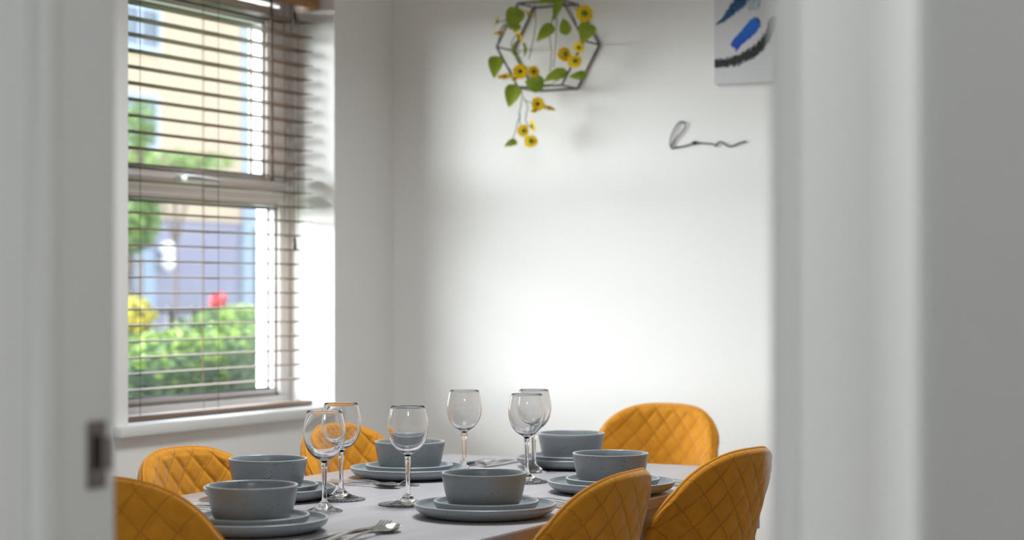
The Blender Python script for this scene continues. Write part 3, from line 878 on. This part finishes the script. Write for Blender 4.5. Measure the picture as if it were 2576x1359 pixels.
for a in ((1293, 46, .075, .060, 250), (1298, 70, .030, .030, 250), (1402, 18, .085, .030, 255), (1371, 82, .075, .040, 225), (1421, 66, .055, .038, 100), (1474, 82, .070, .056, 250),
          (1246, 166, .075, .048, 265), (1288, 240, .075, .052, 255), (1343, 211, .062, .062, 150), (1398, 190, .085, .040, 205), (1454, 190, .055, .028, 190),
          (1370, 3, .060, .020, 180), (1285, 361, .045, .026, 205)):
    leaf(*a, tilt=random.uniform(-.2, .5))
for a, nn in (((1320, 125, .050, .020, 260), fd(.8, .1, .5)), ((1291, 122, .050, .022, 290), fd(-.9, .2, .35)), ((1302, 140, .040, .02, 300), fd(-.8, .5, .35))):
    leaf(*a, nrm=nn)

# ------------------------------------------------------------------ wire word on the back wall
wc = at(1780, 350, y=YB)
trace = [(165,1265),(155,1230),(163,1175),(188,1110),(222,1058),(255,1042),(282,1052),(284,1082),(245,1138),(195,1198),(168,1245),(172,1270),(200,1262),(270,1250),(330,1233),(348,1217),(372,1211),(388,1220),
         (366,1231),(348,1226),(400,1223),(500,1230),(530,1236),(548,1250),(556,1228),(578,1213),(600,1216),(628,1236),(660,1251),(700,1244),(750,1222),(802,1208)]
m = MB(); P = []
for cx_, cy_ in trace:
    p_ = at(1640 + cx_/3.3975, cy_/3.3975, y=YB - .006); P.append(Vector((p_.x - wc.x, -.006, p_.z - wc.z)))
out = []
for k in range(len(P) - 1):
    p0, p1_, p2_, p3_ = P[max(k-1, 0)], P[k], P[k+1], P[min(k+2, len(P)-1)]
    for q in range(5):
        t = q/5; out.append(.5*((2*p1_) + (p2_ - p0)*t + (2*p0 - 5*p1_ + 4*p2_ - p3_)*t*t + (3*p1_ - p0 - 3*p2_ + p3_)*t**3))
out.append(P[-1])
m.tube(out, .0021, 8)
for q in (out[0], out[len(out)//2], out[-2]): m.tube([q, q + Vector((0, .006, 0))], .0022, 6)
w_o = m.build('wire_script_word', M['black']); w_o.location = (wc.x, YB, wc.z)
tag(w_o, 'thin black wire handwriting word fixed on the back wall below the canvas', 'wall lettering')

# ------------------------------------------------------------------ canvas print
CVT = .030
pl = at(1797, 213, y=YB - CVT)
canvas = empty('canvas_print', (pl.x, YB, pl.z), 0, 'white canvas with abstract blue and black brush strokes on the back wall', 'picture')
cw, chh = .42, .56
m = MB(); m.box((0, -CVT + .0006, 0), (cw, -.002, chh)); m.build('stretched_frame', mat('white canvas edge', (.74, .74, .76), .8, bump=.2, bscale=700), canvas, bevel=.002)
def seg_d(x, y, pts):
    best = (1e9, 0, 0); acc = 0
    for (x0, y0), (x1, y1) in zip(pts, pts[1:]):
        dx, dy = x1 - x0, y1 - y0; L2 = dx*dx + dy*dy; t = max(0, min(1, ((x - x0)*dx + (y - y0)*dy)/L2))
        qx, qy = x0 + t*dx, y0 + t*dy; d = math.hypot(x - qx, y - qy); sgn = 1 if (dx*(y - y0) - dy*(x - x0)) > 0 else -1
        L = math.sqrt(L2)
        if d < best[0]: best = (d, acc + t*L, sgn*d)
        acc += L
    return best
def inpoly(x, y, pts):
    c = False; j = len(pts) - 1
    for i in range(len(pts)):
        xi, yi = pts[i]; xj, yj = pts[j]
        if (yi > y) != (yj > y) and x < (xj - xi)*(y - yi)/(yj - yi) + xi: c = not c
        j = i
    return c
K = 3.3975
BLUE = [(870,168),(905,172),(930,205),(932,250),(895,300),(835,350),(770,398),(745,430),(718,462),(712,425),(682,408),(672,385),(700,340),(780,260),(840,190)]
ARC = [(500,545),(620,545),(720,528),(830,490),(920,425),(985,350),(1025,275),(1045,205)]
TOP = [(545,205),(600,165),(650,90),(700,20),(745,-60),(770,-180)]
GREY = [(1010,-60),(1060,10),(1110,60),(1150,110),(1190,180),(1230,300)]
def paint(x, y):
    n1 = noise.noise((x*.03, y*.03, 1)); n2 = noise.noise((x*.16, y*.16, 5)); n3 = noise.noise((x*.35, y*.35, 9))
    wx, wy = x + 5*n2, y + 5*n1
    if inpoly(wx, wy, BLUE):
        g_ = max(0, min(1, (y - 170)/260)); e = .02 if x > 905 - (y - 170)*.2 and y < 215 else 1
        if e < 1: return (.01, .05, .09)
        return (.012 + .0*g_, .16 - .10*g_, .58 - .12*g_)
    d, s, sd = seg_d(x, y, ARC)
    brist = noise.noise((s*.33 + sd*.06, 3.3, 0))*20 + noise.noise((s*.8, 7.7, 0))*10
    wd = 38 + 9*math.sin(min(1, s/600)*math.pi) + brist
    if d < wd and not (d > 26 and n3 > .30): 
        if s > 610: return (.05, .06, .09) if n3 > -.1 else (.012, .02, .02)
        return (.012, .018, .018) if n3 < .25 else (.05, .055, .06)
    d, s, sd = seg_d(x, y, TOP)
    wd = 6 + min(60, s*.24)
    off = seg_d(x - wd*.7, y - wd*.25, TOP)[0]
    if off < wd*(.9 + .5*n2):
        if sd > -10 or n3 + n2 < .18: return (.01, .045, .13) if n2 < .15 else (.03, .16, .30)
    if math.hypot((x - 870)/70, (y - 60)/55) < 1 and n2 + .6*n3 > .10: return (.03, .20, .26)
    d, s, sd = seg_d(x, y, GREY)
    if d < 20 + s*.03 and n3 < .35 and y < 90: return (.08, .09, .09)
    if x < 524 and 232 < y < 445: return (.015, .03, .03)
    return (.66, .66, .69)
NX, NZ = 190, 220
me = bpy.data.meshes.new('painted_front'); vs, fs = [], []
for j in range(NZ + 1):
    for i in range(NX + 1): vs.append((cw*i/NX, -CVT, chh*j/NZ))
for j in range(NZ):
    for i in range(NX): a = j*(NX + 1) + i; fs.append((a, a + 1, a + NX + 2, a + NX + 1))
me.from_pydata(vs, [], fs)
ca = me.color_attributes.new('paint', 'FLOAT_COLOR', 'POINT')
for i, v in enumerate(vs):
    x = (v[0]*790 + 1797 - 1640)*K; y = (213 - v[2]*838)*K
    c = paint(x, y) if v[2] > .05 else (.66, .66, .69); ca.data[i].color = (c[0], c[1], c[2], 1)
cm = bpy.data.materials.new('brush painted canvas'); cm.use_nodes = True; t = cm.node_tree; b = t.nodes['Principled BSDF']; b.inputs['Roughness'].default_value = .7
an = t.nodes.new('ShaderNodeAttribute'); an.attribute_name = 'paint'; t.links.new(an.outputs['Color'], b.inputs['Base Color'])
me.materials.append(cm); o = bpy.data.objects.new('painted_front', me); C.objects.link(o); o.parent = canvas
m = MB(); m.box((-.0006, -CVT + .003, .098), (.0002, -.006, .158)); m.build('wrapped_stroke', mat('black paint', (.015, .02, .02), .6), canvas)

# ------------------------------------------------------------------ outside
m = MB(); m.box((-40, -25, -.35), (XL - T, 60, -.12)); struct(m.build('ground', M['grass'], smooth=False))
m = MB(); m.box((-19, -25, -.12), (-9.2, 60, -.10)); struct(m.build('road', M['paving'], smooth=False))
# hedge: core and leaves
def leaves_on(m, pfun, n, s0, s1):
    for _ in range(n):
        p_, nn = pfun(); s_ = random.uniform(s0, s1)
        nn = (nn + Vector((random.uniform(-1, 1), random.uniform(-1, 1), random.uniform(-1, 1)))*.9).normalized()
        a = nn.orthogonal().normalized(); a.rotate(Matrix.Rotation(random.uniform(0, 6.28), 3, nn)); b = nn.cross(a)
        m.add([p_ - a*s_, p_ + b*s_*.55, p_ + a*s_, p_ - b*s_*.55], [(0, 1, 2, 3)])
HX = -6.9
def htop(y): return .815 + .05*math.sin(y*2.1) + .035*math.sin(y*5.3 + 1) + .09*max(0, min(1, (y - 8.2)*1.2))
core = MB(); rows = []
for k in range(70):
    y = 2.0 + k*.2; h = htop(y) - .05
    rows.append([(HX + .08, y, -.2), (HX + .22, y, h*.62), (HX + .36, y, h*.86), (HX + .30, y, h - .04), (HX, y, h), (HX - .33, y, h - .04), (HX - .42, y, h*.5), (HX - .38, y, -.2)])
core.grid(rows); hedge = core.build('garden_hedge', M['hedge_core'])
tag(hedge, 'clipped green hedge across the garden, seen through the lower window', 'hedge')
lv = MB()
def hp():
    y = random.uniform(6.5, 11.5) if random.random() < .8 else random.uniform(2, 15.8); h = htop(y)
    if random.random() < .35: return Vector((HX + random.uniform(-.36, .36), y, h + random.uniform(-.03, .06))), Vector((0, 0, 1))
    z = random.uniform(.0, h); return Vector((HX + .40 - .30*(1 - z/h) + random.uniform(-.03, .05), y, z)), Vector((1, 0, .3))
leaves_on(lv, hp, 15000, .018, .036); lv.build('leaves', M['hedge'], hedge, smooth=False, recalc=False)
ng = MB()  # top leaves whose paler colour paints in the sunlit hedge top
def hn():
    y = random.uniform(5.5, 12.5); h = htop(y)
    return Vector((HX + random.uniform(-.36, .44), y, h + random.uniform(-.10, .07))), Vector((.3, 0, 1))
leaves_on(ng, hn, 4200, .016, .034); ngo = ng.build('sunlit_top_leaves', M['lime'], hedge, smooth=False, recalc=False); ngo['label'] = 'lime green leaves painting sunlight onto the hedge top'
# railings behind the hedge
rail = empty('iron_railings', (HX - .9, 9, -.12), 0, 'black iron railings standing just behind the hedge', 'railings')
m = MB(); m.box((-.015, -7, 1.125), (.015, 7, 1.155)); m.box((-.015, -7, .2), (.015, 7, .225)); m.build('rail', M['black'], rail)
p0 = MB(); p0.tube([(0, 0, 0), (0, 0, 1.15)], .026, 8); p0.tube([(0, 0, 1.15), (0, 0, 1.165), (0, 0, 1.185)], [.028, .02, .003], 8)
first_y = at(367, x=HX - .9).y - 9; step = (at(487, x=HX - .9).y - at(367, x=HX - .9).y)/2
post0 = p0.build('post', M['black'], rail); k0 = -int((first_y + 7)/step)
idx = 0
for k in range(-12, 16):
    y = first_y + k*step
    if abs(y) > 6.95: continue
    o = post0 if idx == 0 else post0.copy()
    if idx: C.objects.link(o); o.parent = rail
    o.location = (0, y, 0); idx += 1
# shrubs and tree
def blob_plant(name, c, rx, rz, n, s, mt, lab, cat, stem_h=0, trunk=.03):
    e = empty(name, (c.x, c.y, -.12), 0, lab, cat)
    zc = c.z + .12
    m = MB()
    def pf():
        d = Vector((random.gauss(0, 1), random.gauss(0, 1), random.gauss(0, 1))).normalized(); k = random.uniform(.25, 1)**.5
        return Vector((d.x*rx*k, d.y*rx*k, zc + d.z*rz*k)), d
    leaves_on(m, pf, n, s*.7, s*1.3); m.build('foliage', mt, e, smooth=False, recalc=False)
    m = MB(); m.tube([(0, 0, 0), (.02, 0, zc*.5), (0, .02, zc)], [trunk, trunk*.8, trunk*.4], 8)
    for q in range(6):
        a = q*1.05; m.tube([(0, 0, zc*.6), (math.cos(a)*rx*.35, math.sin(a)*rx*.35, zc), (math.cos(a)*rx*.6, math.sin(a)*rx*.6, zc + rz*.4)], [trunk*.5, trunk*.3, trunk*.1], 6)
    m.build('stem', M['bark'], e); return e
c = at(332, 808, x=HX - .62); blob_plant('golden_shrub', c, .16, .16, 700, .022, M['yellow_leaf'], 'small golden yellow shrub at the left of the hedge', 'shrub')
c = at(550, 758, x=HX - .52); blob_plant('red_flowering_bush', c, .06, .06, 260, .018, M['red_flower'], 'small bush of red blossom behind the hedge', 'flowers')
c = at(603, 800, x=HX - 1.35); blob_plant('garden_shrub', c, .34, .10, 900, .022, M['tree'], 'loose light green shrub behind the right part of the hedge', 'shrub')
c = at(322, 540, x=-12.5); blob_plant('street_tree', c, .36, .42, 1500, .045, M['tree'], 'slender light green tree at the left edge of the window view', 'tree')
c = at(350, 325, x=-15.5); blob_plant('street_tree', c, .24, .42, 380, .045, M['tree'], 'thin leafy tree standing in for foliage reflected in the left upstairs window', 'tree')  # tree placed to imitate a reflection in the house window
c = at(440, 405, x=-16.5); blob_plant('street_tree', c, .95, .14, 600, .05, M['tree'], 'spreading tree crown before the cream wall, at mid window height', 'tree')
# house across the road
HFX = -21.3
house = empty('house_across_road', (HFX, 27, -.12), 0, 'cream and lavender rendered house across the road, seen through the window', 'house')
def hpart(m, name, mt, parent=house, bevel=0):
    for i, v in enumerate(m.v): m.v[i] = (v[0] - HFX, v[1] - 27, v[2] + .12)
    return m.build(name, mt, parent, smooth=False, bevel=bevel)
yE = at(607, x=HFX).y; zS = at(500, 556, x=HFX).z
m = MB(); m.box((HFX - 7, 17, zS), (HFX, yE, 7.1)); hpart(m, 'upper_wall', M['render'])
m = MB(); m.box((HFX - 7, 17, -.2), (HFX - .03, yE, zS)); hpart(m, 'lower_wall', M['lavender'])
m = MB(); m.box((HFX - 7, yE, -.2), (HFX + .05, 36, 7.1)); hpart(m, 'side_bay', M['bluegrey'])
rf = MB(); rows = [[(HFX + .4, 16.6, 7.08), (HFX - 3.5, 16.6, 8.4), (HFX - 7.4, 16.6, 7.08)], [(HFX + .4, 36.4, 7.08), (HFX - 3.5, 36.4, 8.4), (HFX - 7.4, 36.4, 7.08)]]
rf.grid(rows); rf.box((HFX - 7.4, 16.6, 7.0), (HFX + .4, 36.4, 7.08)); hpart(rf, 'roof', M['roof'])
def hwin(px0, px1, py0, py1, pxr=None):
    a = at(px0, (py0 + py1)/2, x=HFX); b_ = at(px1, (py0 + py1)/2, x=HFX); pm = (px0 + px1)/2
    z1 = at(pm, py0, x=HFX).z; z0 = at(pm, py1, x=HFX).z
    m = MB(); fr = .09; y0, y1 = a.y, b_.y
    ring(m, HFX, HFX + .06, y0, y1, z0, z1, y0 + fr, y1 - fr, z0 + fr, z1 - fr); m.box((HFX, (y0+y1)/2 - .04, z0 + fr), (HFX + .06, (y0+y1)/2 + .04, z1 - fr))
    w = hpart(m, 'house_window', M['house_frame'])
    m = MB(); m.box((HFX, y0 + fr, z0 + fr), (HFX + .03, y1 - fr, z1 - fr)); hpart(m, 'house_pane', M['house_glass'], w)
hwin(290, 400, 8, 128); hwin(290, 395, 232, 375)
a = at(636, x=HFX).y; b_ = at(690, x=HFX).y; z1 = at(650, 575, x=HFX).z
m = MB(); m.box((HFX + .05, a, -.1), (HFX + .11, b_, z1)); d_ = hpart(m, 'house_door', M['facade_door'])
a = at(300, x=HFX).y; b_ = at(385, x=HFX).y; z1 = at(350, 628, x=HFX).z
m = MB(); m.box((HFX - .03, a, -.1), (HFX + .06, b_, z1)); hpart(m, 'porch_panel', M['bluegrey'])
m = MB(); m.box((HFX + .06, at(326, x=HFX).y, at(340, 760, x=HFX).z), (HFX + .09, at(352, x=HFX).y, at(340, 650, x=HFX).z)); hpart(m, 'porch_pane', M['house_glass'])
lp = at(423, 645, x=HFX + .2)
m = MB(); m.lathe([(0, .26), (.10, .25), (.17, .13), (.17, .10), (.12, .06), (.09, -.02), (.10, -.10), (.11, -.16), (.05, -.24), (0, -.26)], 20, tuple(lp)); m.tube([(HFX - .03, lp.y, lp.z - .1), (lp.x, lp.y, lp.z - .12)], .03, 8)
hpart(m, 'wall_lantern', M['white'])
for ob in bpy.data.objects:
    if ob.type == 'MESH' and len(ob.data.polygons) == 0: print('EMPTY MESH', ob.name)
